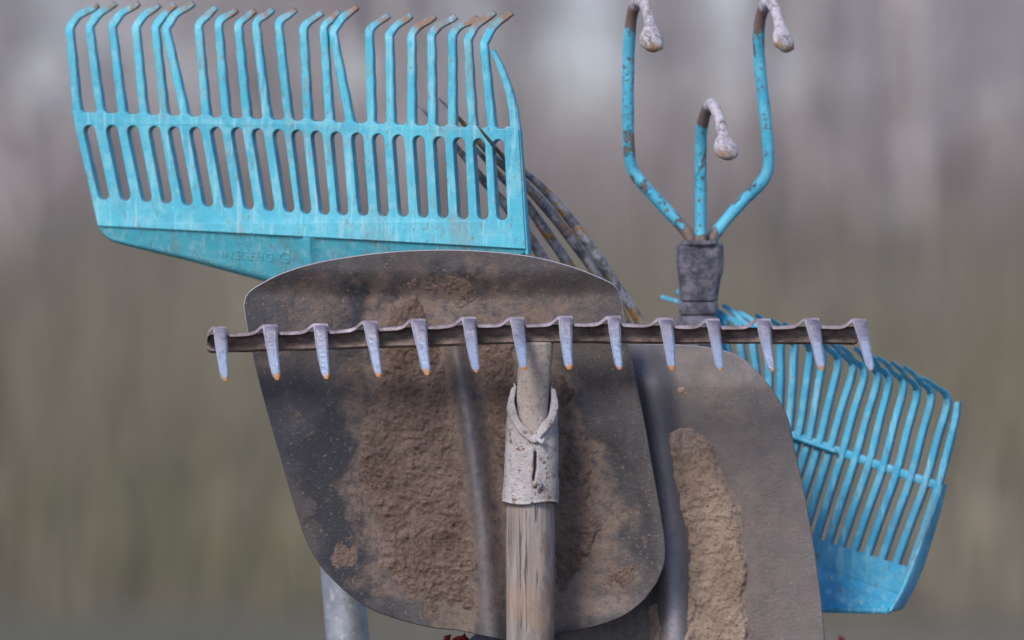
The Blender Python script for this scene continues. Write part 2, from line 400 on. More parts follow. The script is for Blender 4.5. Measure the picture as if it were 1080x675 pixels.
# ------------------------------------------------------------------ 1. bow rake (in front)
TE = [(224, 240, 345, 238, 402), (277, 293, 343, 293, 401), (330, 346, 342, 345, 400), (382, 398, 339, 400, 398), (433, 449, 337, 451, 396),
      (487, 502, 335, 503, 393), (537, 553, 335, 553, 391), (589, 604, 334, 601, 390), (640, 655, 334, 654, 390), (694, 710, 336, 709, 391),
      (744, 759, 337, 760, 391), (797, 813, 337, 815, 392), (848, 864, 336, 867, 391), (899, 914, 337, 919, 391)]
rake_base = Vector((W(557, 640, 0.01).x, .02, 0))
rk = tag(empty('bow_rake', rake_base), 'rusty fourteen toothed metal rake on a grey wooden handle in front of everything', 'rake')
tx = [t[0]+8 for t in TE]; ty = [t[2]+9 for t in TE]
topy = lambda x: float(np.interp(x, tx, ty))
boty = lambda x: float(np.interp(x, [218, 400, 560, 700, 905], [372.5, 367.5, 362, 362.5, 363.5]))
m = MB(); rings = []; X = np.r_[218, 219.5, 222, np.arange(226, 898, 3.0), 901, 904, 905.5]
for x in X:
    e = 1.0 if 221 < x < 902 else (.8 if 219 < x < 905 else .55)
    t = topy(x)-1; b = boty(x); c = (t+b)/2; hh = (b-t)/2*e
    hh += float(fbm(np.array(x*.05), np.array(3.), 3)-.5)*1.2*e
    dn = float(fbm(np.array(x*.09), np.array(8.), 4)-.5)*.0016
    th = .0032*e
    sec = [(c-hh, -th*.8), (c-hh*.45, -th-.0006+dn), (c+hh*.1, -th*.75-dn), (c+hh*.75, -th-.0004+dn), (c+hh, -th*.5), (c+hh, th*.6), (c+hh*.6, th), (c-hh*.6, th), (c-hh, th*.7)]
    rings.append([W(x, py, y+.004) for py, y in sec])
m.rings(rings); m.build('bar', M['bar'], rk, angle=50)
# folded flange along the bar's top, dipping between the teeth
m = MB(); pts = []; 
for i, t in enumerate(TE):
    x0, x1, yt = t[0], t[1], t[2]
    px = 219 if i == 0 else TE[i-1][1]; py = 0 if i == 0 else TE[i-1][2]
    if i == 0: seq = [(218.5, 358), (218.8, 354), (220.5, 350), (222.5, 347.2), (225, yt+1.2), (232, yt+.9), (239.5, yt+1.3)]
    else:
        f = lambda u: px+(x0-px)*u; g = lambda u: py+(yt-py)*u
        seq = [(px+.6, py+6.5), (f(.06), g(.05)+8.8), (f(.35), g(.35)+9), (f(.62), g(.62)+8.7), (f(.74), g(.74)+7.8), (f(.83), g(.83)+6.2), (f(.90), g(.9)+4.0), (f(.955), g(.95)+2.2), (x0+.5, yt+1.2), (x0+8, yt+.9), (x1-.3, yt+1.3)]
    pts += seq
rings = []
for k, (x, y) in enumerate(pts):
    nz = float(fbm(np.array(x*.11), np.array(1.), 3)-.5)*1.4
    hh = 2.1+nz*.6
    rings.append([W(x, y-hh, -.0055), W(x, y-hh*.4, -.0068), W(x, y+hh*.7, -.0068), W(x, y+hh, -.0055), W(x, y+hh, .0065), W(x, y-hh, .0065)])
m.rings(rings); m.build('flange', M['flange'], rk, angle=60)
for (x0, x1, yt, qx, qy) in TE:
    m = MB(); N = 16; rings = []; tip = []; edg = []
    jx = random.uniform(-1.1, 1.1); jw = random.uniform(-.07, .05); jy = random.uniform(-.003, .003)
    for k in range(N):
        u = k/(N-1)
        hw = ((x1-x0)/2*(1-u)+4.2*u)*(1+jw)+.5*math.sin(u*9+x0)*(1-u)*.5
        if u > .9: hw *= 1-((u-.9)/.1)**2*.55
        cx = (x0+x1)/2*(1-u)+(qx-.5)*u+jx*math.sin(u*3)
        py = yt+.6+(qy-yt-1)*u
        y = -.0064-(.030+jy)*u**1.1; th = .0019*(1-.25*u)
        if k == 0: y += .001; py += .3
        A = lambda s_, d_: W(cx+hw*s_, py, y+d_)
        rings.append([A(-1, -th*.0), A(-.70, -th), A(.66, -th), A(.98, -th*.3), A(1, th*.7), A(.6, th), A(-.6, th), A(-1, th*.7)]); tip.append(u)
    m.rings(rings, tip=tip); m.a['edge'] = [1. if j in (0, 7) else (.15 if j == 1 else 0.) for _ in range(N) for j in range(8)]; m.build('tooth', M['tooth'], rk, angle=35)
# neck: flattened tang widening up to the bar
def profile_tube(name, prof, mat, parent, y0, depth_ratio=.8, sides=36, noise=0.5, smooth=True, attrs=None):
    """prof: (py, left px, right px)"""
    m = MB(); rings = []
    for py, l, r in prof:
        c = (l+r)/2; h = (r-l)/2; ring = []
        for j in range(sides):
            a = 2*math.pi*j/sides; nz = float(fbm(np.array(math.cos(a)*2+5+py*.03), np.array(math.sin(a)*2+7+py*.05), 3)-.5)*noise
            ring.append(W(c+(h+nz)*math.cos(a), py, y0+(h+nz)*S*depth_ratio*math.sin(a)))
        rings.append(ring)
    m.rings(rings); return m.build(name, mat, parent, smooth=smooth)
def dense(prof, n):
    P = np.array(prof, float); c = catmull([(p[0]*1., p[1], p[2]) for p in P], n); return [tuple(q) for q in c]
profile_tube('neck', dense([(361, 546, 584), (370, 547.5, 583.5), (385, 546.5, 581.5), (400, 545.5, 580), (420, 545, 578.5), (438, 546, 579), (460, 546, 580), (480, 545, 582)], 40), M['neck'], rk, .006, .75)
# sleeve: wrapped sheet with a V throat and a slit, folded lips along the throat
y0 = .012; N1, N2 = 120, 110
SL = lambda py: float(np.interp(py, [408, 416, 430, 460, 500, 524, 531], [541.5, 538.5, 535.5, 533.5, 531.5, 529.5, 530.5]))
SRr = lambda py: float(np.interp(py, [408, 416, 430, 460, 500, 524, 531], [583, 585, 588, 589, 589, 590, 588.5]))
def slv(a, py, off=0):
    l, r = SL(py), SRr(py); c = (l+r)/2; h = (r-l)/2+off
    return W(c+h*math.cos(a), py, y0+h*S*1.0*math.sin(a))
THR = catmull([(-1.02, 404), (-.90, 410), (-.86, 424), (-.72, 438), (-.46, 449), (-.18, 457), (.04, 462.5), (.26, 456), (.50, 448), (.74, 438), (.87, 424), (.92, 411), (1.02, 404)], 80)
def thr(c): return float(np.interp(c, THR[:, 0], THR[:, 1]))
m = MB(); idx = {}; V = []; Fq = []; torn = []
for i in range(N1):
    for j in range(N2):
        a = -math.pi/2+2*math.pi*(j/N2)
        front = math.sin(a) < 0; c = math.cos(a)
        top = thr(c) if front else 404
        bot = 530.5+1.6*math.sin(a*3+1)-(2.5 if front and abs(c-.05) < .04 else 0)
        py = top+(bot-top)*i/(N1-1)
        nz = float(fbm(np.array(c*3+4), np.array(py*.09+(9 if front else 0)), 4)-.5)*1.6
        edge = 1.3*math.exp(-((py-bot)/2.2)**2)
        slit = 0
        if front:
            sx = (c-.12-.03*math.sin(py*.12)); slit = 4.5*math.exp(-(sx/.055)**4)*float(ss(471, 480, np.array(py))*(1-ss(503, 511, np.array(py)))); seam = 1.1*math.exp(-((c-.1)/.03)**2)*float(ss(505, 512, np.array(py)))
            lip = 1.3*math.exp(-((abs(c-.12)-.11)/.06)**2)*float(ss(466, 474, np.array(py))*(1-ss(506, 514, np.array(py))))
            tq = min(1, slit/4.0+max(0, 1-math.hypot((c-.06)/.13, (py-464)/4.5)))
            slit = slit+seam-lip
        torn.append(tq if front else 0)
        V.append(slv(a, py, nz+edge-slit*1.0)); 
for i in range(N1-1):
    for j in range(N2): Fq.append((i*N2+j, i*N2+(j+1) % N2, (i+1)*N2+(j+1) % N2, (i+1)*N2+j))
m.add(V, Fq, torn=torn); b0 = len(V)
VI = [Vector(v)+(Vector((W(561, 470, y0).x, y0, v[2]))-Vector(v))*.08 for v in V]
m.add(VI, [f[::-1] for f in Fq]); 
for row in (0, N1-1):
    for j in range(N2): m.f.append((row*N2+j, row*N2+(j+1) % N2, b0+row*N2+(j+1) % N2, b0+row*N2+j))
slo = m.build('sleeve', M['cream'], rk, smooth=True)
def lip(c0, c1, off, r0, sd):
    m = MB(); pts = []; rad = []; 
    for k in range(60):
        c = c0+(c1-c0)*k/59; a = -math.acos(max(-1, min(1, c))); pts.append(slv(a, thr(c)+1, off+.35*math.sin(k*.31+sd)))
        rad.append(S*(r0+.35*math.sin(k*.23+sd))*min(1, .35+k/9, .5+(59-k)/8))
    m.tube(pts, rad, 14, flat=[.5]*60); return m
lip(-.93, .12, .9, 3.2, 0).build('lip', M['cream'], slo, smooth=True)
lip(.94, -.02, 1.3, 3.3, 2).build('lip', M['cream'], slo, smooth=True)
m = MB()                                                  # torn curls of sheet beside the slit
m.tube([slv(-1.35, 463, 3), slv(-1.25, 467, 5), slv(-1.15, 462, 4)], [S*2.5, S*3.2, S*1.5], 10)
m.tube([slv(-1.5, 513, 1), slv(-1.38, 508, 3.5), slv(-1.28, 510, 2.5), slv(-1.3, 519, 1)], [S*2, S*3.4, S*3.2, S*1.4], 10)
m.build('torn_edge', M['cream'], slo, smooth=True)
m = MB()
m.tube([slv(-1.44, 457, -3.5), slv(-1.44, 463, -3.5)], [S*5, S*4], 12); m.build('rivet', M['bar'], rk, smooth=True)
handle(rk, W(558.5, 518, .012), Vector((rake_base.x, .02, 0)), .0143, M['wood'], sides=40)

# ------------------------------------------------------------------ shovels
def coons(top, right, bottom, left, nu, nv):
    T = catmull(top, nu); B = catmull(bottom, nu); Lf = catmull(left, nv); Rt = catmull(right, nv)
    u = np.linspace(0, 1, nu)[None, :, None]; v = np.linspace(0, 1, nv)[:, None, None]
    P = (1-v)*T[None]+v*B[None]+(1-u)*Lf[:, None]+u*Rt[:, None]
    P -= (1-u)*(1-v)*T[0]+u*(1-v)*T[-1]+(1-u)*v*B[0]+u*v*B[-1]
    return P[..., 0], P[..., 1]
def blade(parent, PX, PY, depth, film, dust, mat, th=.0017, wear=.4, ridge_pale=None):
    nv, nu = PX.shape; Y = depth(PX, PY)
    k = (D+Y)/D; X3 = (PX-540)*S*k; Z3 = HC+(337.5-PY)*S*k
    # rounded edge: pull the rim back a little
    V = np.stack([X3, Y, Z3], -1).reshape(-1, 3); Vb = V+np.array([0, th, 0])
    m = MB(); Fq = [(j*nu+i, j*nu+i+1, (j+1)*nu+i+1, (j+1)*nu+i) for j in range(nv-1) for i in range(nu-1)]
    ii = np.arange(nu)[None, :]; jj = np.arange(nv)[:, None]
    e = np.minimum(np.minimum(ii, nu-1-ii), np.minimum(jj, nv-1-jj)); wr = (np.where(e < 1, 1., 0.)*np.ones((nv, nu))).ravel()*0+(ridge_pale(PX, PY).ravel() if ridge_pale else 0)
    f_ = film(PX, PY).ravel(); d_ = dust(PX, PY).ravel()
    # front sheet, inset bevel ring and back sheet
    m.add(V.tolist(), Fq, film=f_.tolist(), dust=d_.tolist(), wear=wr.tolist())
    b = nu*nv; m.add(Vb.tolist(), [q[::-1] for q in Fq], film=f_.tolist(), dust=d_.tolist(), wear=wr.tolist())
    bd = [i for i in range(nu)]+[j*nu+nu-1 for j in range(1, nv)]+[(nv-1)*nu+i for i in range(nu-2, -1, -1)]+[j*nu for j in range(nv-2, 0, -1)]
    # bead along the rim, worn metal with a top-edge highlight painted in
    org = [Vector(V[i])+Vector((0, th/2, 0)) for i in bd]; org.append(org[0])
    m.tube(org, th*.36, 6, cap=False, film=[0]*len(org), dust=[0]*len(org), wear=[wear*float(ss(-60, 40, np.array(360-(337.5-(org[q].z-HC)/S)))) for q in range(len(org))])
    return m.build('blade', mat, parent, smooth=True)
def crust(parent, x0, x1, y0, y1, step, height, depth, mat=None, name='dried_soil'):
    xs = np.arange(x0, x1, step); ys = np.arange(y0, y1, step); PX, PY = np.meshgrid(xs, ys)
    H = height(PX, PY); Y = depth(PX, PY)-H
    k = (D+Y)/D; V = np.stack([(PX-540)*S*k, Y, HC+(337.5-PY)*S*k], -1)
    nv, nu = PX.shape; keep = (H[:-1, :-1] > -.0004) | (H[1:, 1:] > -.0004) | (H[:-1, 1:] > -.0004) | (H[1:, :-1] > -.0004)
    jj, ii = np.nonzero(keep); Fq = np.stack([jj*nu+ii, jj*nu+ii+1, (jj+1)*nu+ii+1, (jj+1)*nu+ii], 1)
    us, inv = np.unique(Fq, return_inverse=True); m = MB(); m.v = [tuple(p) for p in V.reshape(-1, 3)[us].tolist()]; m.f = [tuple(q) for q in inv.reshape(-1, 4).tolist()]
    return m.build(name, mat or M['soil'], parent, smooth=True)

# front shovel
sh_base = Vector((W(552, 700, .05).x+.02, .10, 0))
sh = tag(empty('shovel', sh_base), 'broad front shovel with soil caked blade right behind the toothed rake', 'shovel')
PX1, PY1 = coons([(257.5, 322), (261, 311), (272, 302), (300, 288), (340, 276.5), (400, 267.5), (450, 264.5), (500, 265), (556, 270.5), (600, 281), (636, 295), (649, 303), (655, 316)],
                 [(655, 316), (660, 352), (668, 392), (678, 440), (687, 490), (695, 535), (700.5, 572), (700, 594), (692, 615)],
                 [(362, 621), (388, 640), (420, 652.5), (455, 661), (485, 664.5), (520, 672), (545, 676), (570, 672), (597, 665.5), (625, 660.5), (655, 650), (677, 634), (692, 615)],
                 [(257.5, 322), (262, 350), (271, 390), (285, 442), (299, 490), (311, 532), (324, 570), (340, 598), (362, 621)], 300, 260)
rx = lambda y: np.interp(y, [260, 330, 365, 450, 560, 675], [468, 474, 480, 495, 509, 516])
def dep1(x, y):
    r = (x-rx(y)); wd = np.interp(y, [330, 420, 675], [10, 12, 17])
    ridge = .0085*np.exp(-(r/wd)**2*1.1)*ss(315, 400, y)
    groove = .0022*np.exp(-((r-28)/14)**2)*ss(350, 430, y)
    cx = (x-480)/220; dish = -.011*np.abs(cx)**2.2                          # sides come forward
    lip = -.0060*(1-ss(284, 318, y+((x-470)/24)**2*.10))                     # upturned top lip
    crease = .0020*ss(-12, 14, sdpoly(x, y, [(560, 330), (615, 400), (628, 452), (655, 470), (676, 500), (690, 560), (690, 640), (600, 640), (560, 500)]))
    roll = 0
    wav = .0012*(fbm(x*.012, y*.012, 3)-.5)
    return .046+dish-ridge+groove+lip+crease+roll+wav+.00004*(y-450)*.6
def nzz(x, y, s_, k=0): return fbm(x*s_+k, y*s_+k*1.7, 5)
def mud1(x, y):
    n1 = (nzz(x, y, .035, 5)-.5)*34; n2 = (nzz(x, y, .12, 2)-.5)*14
    a = sdpoly(x, y, [(400, 395), (380, 430), (378, 480), (386, 520), (398, 560), (404, 600), (428, 630), (470, 640), (500, 648), (500, 590), (490, 520), (480, 440), (465, 372), (455, 330), (440, 312), (415, 318), (402, 350)])+n1*.45+n2*.7
    b = sdpoly(x, y, [(500, 360), (520, 480), (528, 560), (545, 560), (545, 360)])+n1*.6+n2-4
    c = sdpoly(x, y, [(585, 380), (600, 380), (612, 440), (628, 490), (632, 560), (600, 620), (585, 640)])+n1*.8+n2-5
    d = 14-np.hypot((x-360)/1.1, (y-590)/1.1)+n1*.6+n2*.6
    e = 9-np.hypot((x-456), (y-645)/1.2)+n1*.4+n2*.6
    f = 16-np.hypot((x-480)/2.6, (y-302)/1.1)+n1+n2-2
    g = 14-np.hypot((x-652)/1.6, (y-607))+n1+n2-6
    h = 9-np.hypot((x-372), (y-612)/1.1)+n1*.6+n2*.6
    def H(q, top, wdt=9): return top*ss(-3, wdt, q)-.00045+(nzz(x, y, .22, 30)-.5)*.0009*ss(-14, -2, q)
    lump = .35+1.15*nzz(x, y, .055, 9)**1.3; lump2 = .55+.9*(1-np.abs(2*nzz(x, y, .10, 12)-1)*2.2); fine = (nzz(x, y, .35, 1)-.5)
    base = np.maximum.reduce([H(a, .0036, 18), H(b, .0024), H(c, .0024, 9), H(d, .0011, 8), H(e, .0012, 7), H(f, .0014), H(g, .001), H(h, .0012, 5)])
    base = np.minimum(base, (sdpoly(x, y, [(257, 322), (272, 302), (340, 277), (400, 268), (500, 265), (600, 281), (649, 303), (660, 352), (687, 490), (700, 572), (692, 615), (655, 650), (597, 665), (545, 675), (485, 664), (420, 652), (388, 640), (362, 621), (324, 570), (299, 490), (271, 390)])-5)*.0002)
    return np.where(base > 0, base*lump*(.6+.4*lump2)+fine*.0016*ss(0, .001, base), base)
def film1(x, y):
    a = sdpoly(x, y, [(372, 300), (420, 285), (500, 282), (530, 300), (440, 310), (400, 345), (385, 420), (380, 500), (400, 580), (430, 650), (360, 640), (325, 560), (315, 480), (335, 440), (360, 400), (350, 350)])+(nzz(x, y, .03, 3)-.5)*60  # dirt film; its upper arc also darkens the groove under the lip
    b = sdpoly(x, y, [(612, 400), (618, 448), (632, 462), (652, 470), (668, 488), (683, 530), (693, 575), (690, 600), (655, 575), (625, 520), (600, 450)])+(nzz(x, y, .05, 6)-.5)*12
    return np.clip(ss(-9, 9, a)*.85+ss(-5, 6, b)*.6, 0, 1)
def dust1(x, y):
    a = sdpoly(x, y, [(385, 330), (440, 300), (560, 300), (590, 330), (603, 400), (612, 450), (622, 480), (655, 560), (660, 640), (480, 655), (400, 610), (380, 480)])+(nzz(x, y, .03, 8)-.5)*90
    b = sdpoly(x, y, [(285, 300), (370, 290), (360, 350), (275, 370)])+(nzz(x, y, .05, 4)-.5)*80
    r = np.abs(x-rx(y)+2); tube = 1-np.exp(-(r/9)**2)*.75*ss(330, 380, y)
    r2 = np.exp(-((x-rx(y)+22)/9)**2)*ss(380, 430, y)
    c = sdpoly(x, y, [(560, 300), (640, 300), (650, 340), (560, 340)])+(nzz(x, y, .06, 14)-.5)*50
    return np.clip((ss(-18, 12, a)*.95+ss(-5, 25, b)*.6+ss(-5, 25, c)*.5)*tube+r2*.9, 0, 1)
bl = blade(sh, PX1, PY1, dep1, film1, dust1, M['steel'], wear=.5, ridge_pale=lambda x, y: np.exp(-((x-rx(y)-3)/8)**2)*.16*ss(350, 420, y))
crust(sh, 330, 700, 286, 662, 1.1, mud1, dep1)
# socket below the blade
m = MB(); m.tube([W(541, 668, .070), W(541, 676, .070), W(543, 700, .070), W(546, 780, .070)], [S*20, S*34, S*33, S*27], 24, flat=[.25, .4, .6, 1])
m.build('socket', M['steel2'], sh, smooth=True)
handle(sh, W(546, 760, .066), Vector((sh_base.x, sh_base.y, 0)), .0145, M['wood'])

# second shovel
s2_base = Vector((W(715, 700, .12).x+.03, .20, 0))
s2 = tag(empty('shovel', s2_base), 'plain steel shovel with one tan soil patch behind the front shovel at right', 'shovel')
PX2, PY2 = coons([(556, 392), (575, 376), (610, 367), (665, 364.5), (700, 364), (738, 366), (765, 371), (783, 379), (797, 391)],
                 [(797, 391), (816, 414), (830, 441), (839, 480), (850, 532), (859, 585), (866, 640), (870, 700), (866, 770)],
                 [(600, 765), (640, 795), (735, 812), (820, 800), (866, 770)],
                 [(556, 392), (552, 440), (560, 520), (572, 600), (585, 700), (600, 765)], 230, 230)
r2x = lambda y: np.interp(y, [360, 400, 560, 675, 820], [672, 686, 706, 712, 716])
def dep2(x, y):
    r = x-r2x(y); ridge = .012*np.exp(-(np.abs(r)/np.interp(y, [364, 500, 675], [19, 18, 16]))**2.4)*ss(350, 420, y)
    dish = -.012*np.clip(np.abs((x-715)/150), 0, 2)**2
    top = .010*(1-ss(360, 410, y))
    return .076+dish-ridge+top+.0012*(fbm(x*.012+3, y*.012, 3)-.5)
def mud2(x, y):
    n1 = (nzz(x, y, .06, 15)-.5)*14; n2 = (nzz(x, y, .16, 12)-.5)*8
    a = sdpoly(x, y, [(704, 456), (716, 451), (730, 449), (742, 458), (755, 469), (757, 490), (765, 510), (776, 525), (783, 538), (780, 560), (788, 590), (786, 640), (790, 690), (790, 760), (722, 760), (724, 675), (727, 620), (726, 562), (716, 530), (711, 490)])+n1*.45+n2*.5
    b = sdpoly(x, y, [(684, 640), (694, 634), (698, 660), (694, 690), (686, 690)])+n1*.3+n2*.3
    c = 7-np.hypot(x-722, (y-412)*1.4)+n1+n2-4
    H = lambda q, top, wdt: top*ss(-1.5, wdt, q)-.0004+(nzz(x, y, .22, 30)-.5)*.0007*ss(-8, -1, q)
    base = np.maximum.reduce([H(a, .0042, 7), H(b, .001, 4), H(c, .001, 3)])
    return np.where(base > 0, base*(.55+.8*nzz(x, y, .09, 3))+(nzz(x, y, .3, 1)-.5)*.0013*ss(0, .001, base), base)
def dark2(x, y):  # darkens the blade low down, left of the ridge
    r = x-r2x(y); return np.clip(.5*ss(-10, 20, sdpoly(x, y, [(640, 640), (680, 620), (700, 600), (700, 800), (600, 800)])), 0, 1)
def dust2(x, y):
    a = sdpoly(x, y, [(715, 400), (760, 380), (790, 400), (800, 480), (830, 560), (860, 680), (860, 780), (720, 780)])+(nzz(x, y, .03, 8)-.5)*90
    b = sdpoly(x, y, [(590, 640), (690, 640), (690, 780), (590, 780)])
    return np.clip(ss(-20, 50, a)*.5+ss(0, 10, b)*.45, 0, 1)
blade(s2, PX2, PY2, dep2, dark2, dust2, M['steel2'], wear=.55, ridge_pale=lambda x, y: np.exp(-((x-r2x(y))/13)**2)*(.10+.24*ss(480, 660, y)))  # bare ridge metal, painted paler lower down to offset the front shovel's shadow
crust(s2, 676, 812, 400, 760, 1.1, mud2, dep2, M['soil2'])
m = MB(); m.tube([W(716, 780, .08), W(716, 812, .084), W(717, 900, .10)], [S*30, S*30, S*26], 24, flat=[.5, .7, 1]); m.build('socket', M['steel2'], s2, smooth=True)
handle(s2, W(717, 880, .10), Vector((s2_base.x, s2_base.y, 0)), .0145, M['wood'])

# ------------------------------------------------------------------ large turquoise rake
def curve_plate(name, loops, t, bevel, res=1):
    cu = bpy.data.curves.new(name, 'CURVE'); cu.dimensions = '2D'; cu.fill_mode = 'BOTH'
    for L in loops:
        sp = cu.splines.new('POLY'); sp.points.add(len(L)-1)
        for p, q in zip(sp.points, L): p.co = (q[0]/1000, -q[1]/1000, 0, 1)
        sp.use_cyclic_u = True
    cu.extrude = t; cu.bevel_depth = bevel; cu.bevel_resolution = res
    ob = bpy.data.objects.new(name, cu); COL.objects.link(ob); bpy.context.view_layer.update()
    me = bpy.data.meshes.new_from_object(ob.evaluated_get(bpy.context.evaluated_depsgraph_get()))
    v = np.array([q.co[:] for q in me.vertices]); f = [tuple(p.vertices) for p in me.polygons]
    bpy.data.objects.remove(ob); bpy.data.curves.remove(cu); bpy.data.meshes.remove(me)
    return v, f
def slot(x0, y0, x1, y1, w0, w1=None):
    w1 = w1 or w0; d = Vector((x1-x0, y1-y0)); L = d.length; d /= L; nrm = Vector((d.y, -d.x)); P = []
    for k in range(7): a = math.pi*k/6; P.append((x0+nrm.x*w0*math.cos(a)-d.x*w0*(math.sin(a)-1), y0+nrm.y*w0*math.cos(a)-d.y*w0*(math.sin(a)-1)))
    for k in range(7): a = math.pi*k/6; P.append((x1-nrm.x*w1*math.cos(a)+d.x*w1*(math.sin(a)-1), y1-nrm.y*w1*math.cos(a)+d.y*w1*(math.sin(a)-1)))
    return P
DV = Vector((.36, 1, 0)).normalized(); SV = Vector((1, -.36, 0)).normalized()
yb = lambda x: .070+.36*(548-x)*S
lr_base = Vector((W(395, 700, .14).x+.045, .22, 0))
lr = tag(empty('leaf_rake', lr_base), 'large turquoise plastic leaf rake with upright hooked tines at upper left', 'rake')
BX = [81, 106, 129, 151, 173, 195, 217, 238, 260, 281.5, 304, 324, 347, 369, 391, 411.5, 433, 455, 476, 498, 518.5, 538.5]
BE = [72, 93, 117, 142, 162.5, 174, 208, 229, 250, 268.5, 292.5, 318.5, 340, 350, 388, 409, 432.5, 453.5, 475.5, 492, 509, 529]
BY = [27, 26, 25, 26, 26, 27, 25, 23, 25, 23, 23, 28, 27, 31, 31, 35, 35, 35, 35, 39, 43, 76]
TP = [(102, 5), (121, 3), (145, 3), (167, 5), (184, 5), (203, 3), (227, 8), (249, 10), (268, 11), (287, 10), (311, 10), (339, 13), (357, 12), (376, 7), (409, 16), (433, 16), (458, 17), (480, 17), (503, 18), (521, 13), (539, 13), (519, 53)]
bandy = lambda x: 119+(x-81)*.0395      # top of the cross band
def pl_map(v, f, yfun, dv, t, bend=None):
    out_ = []
    for x, y, z in v:
        px, py = x*1000, -y*1000; p = W(px, py, yfun(px, py)); out_.append(p+dv*((z+t)*1000*S))
    return out_
foldy = lambda x: 237.5+(x-104)*.054
SLT = [(95, 131), (119, 131), (141, 131.5), (164, 132), (184.5, 132.5), (207, 133), (229, 133), (251, 133.5), (273, 134.5), (295, 135.5), (315, 136), (335.5, 137), (356.5, 138), (378.5, 139), (400.5, 140), (422, 141), (443.5, 142), (465, 143), (486, 144), (507, 145), (527.5, 146)]
SLB = [(113, 212), (135.5, 213), (158, 214.5), (179, 216), (201, 218), (222.5, 219.5), (244, 221), (265.5, 222.5), (287, 224), (308, 225.5), (325.5, 227), (345, 228), (364.5, 228.5), (386, 229), (407, 229.5), (428, 230), (449, 231), (470, 231.5), (491, 232.5), (512, 233), (532, 233.5)]
outl = [(76.4, bandy(74)-1.5)]
for i_ in range(21):
    xa, xb = BX[i_]+4.4, BX[i_+1]-4.4; bb = bandy(xa)+.3
    outl += [(xa+.1, bb-2.2), (xa+1.1, bb-.7), (xa+2.8, bb), (xb-2.8, bb), (xb-1.1, bb-.7), (xb-.1, bb-2.2)]
outl += [(544.3, bandy(546)-3)]+[(546.5-.3, bandy(546))]+[(548, 170), (550.5, 215), (553.5, foldy(553))]+[(x, foldy(x)) for x in range(530, 110, -20)]+[(104, foldy(104)), (96, 200), (84, 150)]
loops = [outl]+[slot(a[0]-2.2, a[1], b[0]-2.2, b[1], 7.3, 6.7) for a, b in zip(SLT, SLB)]
T = .0055
v, f = curve_plate('p', loops, T, .0009)
m = MB(); m.add(pl_map(v, f, lambda x, y: yb(x), DV, T), f, rust=[0.0]*len(v)); m.build('comb_plate', M['blue'], lr)
for i in range(22):
    x0 = BX[i]; ybase = bandy(x0)+2.5; P = []
    bx, by = BE[i], BY[i]; tx_, ty_ = TP[i]
    lastt = i == 21
    if lastt: ctrl = [(542.5, ybase), (539.5, 112), (533.5, 88), (526, 68), (519, 53)]
    else:
        mx = bx+(x0-bx)*.45-(1.5 if i not in (5, 13) else 0); 
        g = lambda t: (x0+(bx+.8-x0)*(t**.92 if i not in (5, 13) else t), ybase+(by+7-ybase)*t); ctrl = [g(0), g(.25), g(.5), g(.75), g(.93), (bx+.6, by+2.5), (bx+4, by-3.2), (bx+10, by-(by-ty_)*.5), (tx_-5, ty_+4), (tx_, ty_)]
    C = catmull(ctrl, 34); m = MB(); pts = []; sides = []; hws = []; hds = []; ru = []
    for k, (x, y) in enumerate(C):
        u = k/33; t2 = C[min(k+1, 33)]-C[max(k-1, 0)]; t2 /= np.linalg.norm(t2)
        up = 0 if lastt else max(0, (by+6-y)/22)
        yy = yb(x)-.0002+.010*min(1.2, up)**1.2 
        pts.append(W(x, y, yy)); sides.append(Vector((-t2[1], 0, -t2[0]))+Vector((0, -.36*abs(t2[1]), 0)))
        sides[-1].normalize()
        w_ = (4.6*(1-u)**.5+4.0*(1-(1-u)**.5)) if not lastt else 5.0-2.2*u
        w_ *= 1-.25*max(0, u-.8)/.2; w_ += .25*math.sin(k*.9+i*2)
        hws.append(w_*S); hds.append((5.6-2.4*u)*S if not lastt else (5.5-2.5*u)*S); ru.append(max(0, min(1, (u-(.86 if i not in (18, 19, 20, 16, 17) else .76))/.08)) if not lastt else 0)
    m.bar(pts, sides, DV, hws, hds, .25, front=True, rust=ru)
    m.build('tine', M['blue'], lr, angle=32)
# lower wing sloping back to the socket, with the fold above and a centre rib
WNG_T = lambda x: foldy(x)+.6
def wing_bottom(x): return float(np.interp(x, [104, 108, 118, 140, 200, 285, 330, 350, 400, 470, 540, 555], [240, 247, 255, 261, 275.5, 298.5, 345, 350, 345, 300, 275, 266]))
m = MB(); NX, NY = 110, 16; V = []
for back in (0, 1):
    for j in range(NY):
        for i in range(NX):
            x = 104+(554-104)*i/(NX-1); t = j/(NY-1); yt_ = WNG_T(x); yb_ = max(wing_bottom(x), yt_+.8); y = yt_+(yb_-yt_)*t
            rib = .004*math.exp(-((x-325-(y-245)*.1)/5)**2)*min(1, max(0, (y-243)/8))
            dd = yb(x)+.0007+(y-yt_)*S*.55-rib+.0035*max(0, (t-.86)/.14)**2
            p = W(x, y, dd)
            V.append(p+DV*(.0032 if back else 0))
for bk in (0, 1):
    o = bk*NX*NY
    for j in range(NY-1):
        for i in range(NX-1): m.f.append((o+j*NX+i, o+j*NX+i+1, o+(j+1)*NX+i+1, o+(j+1)*NX+i))
o = NX*NY
for i in range(NX-1):
    m.f.append((i, i+1, o+i+1, o+i)); q = (NY-1)*NX; m.f.append((q+i, q+i+1, o+q+i+1, o+q+i))
for j in range(NY-1):
    m.f.append((j*NX, (j+1)*NX, o+(j+1)*NX, o+j*NX)); q = NX-1; m.f.append((j*NX+q, (j+1)*NX+q, o+(j+1)*NX+q, o+j*NX+q))
m.v = [tuple(p) for p in V]; m.build('shoulder', M['blue'], lr, smooth=True, angle=40)
m = MB(); C = catmull([(543.5, 112), (547.2, 140), (550, 185), (553, 230), (555.5, 268)], 20)
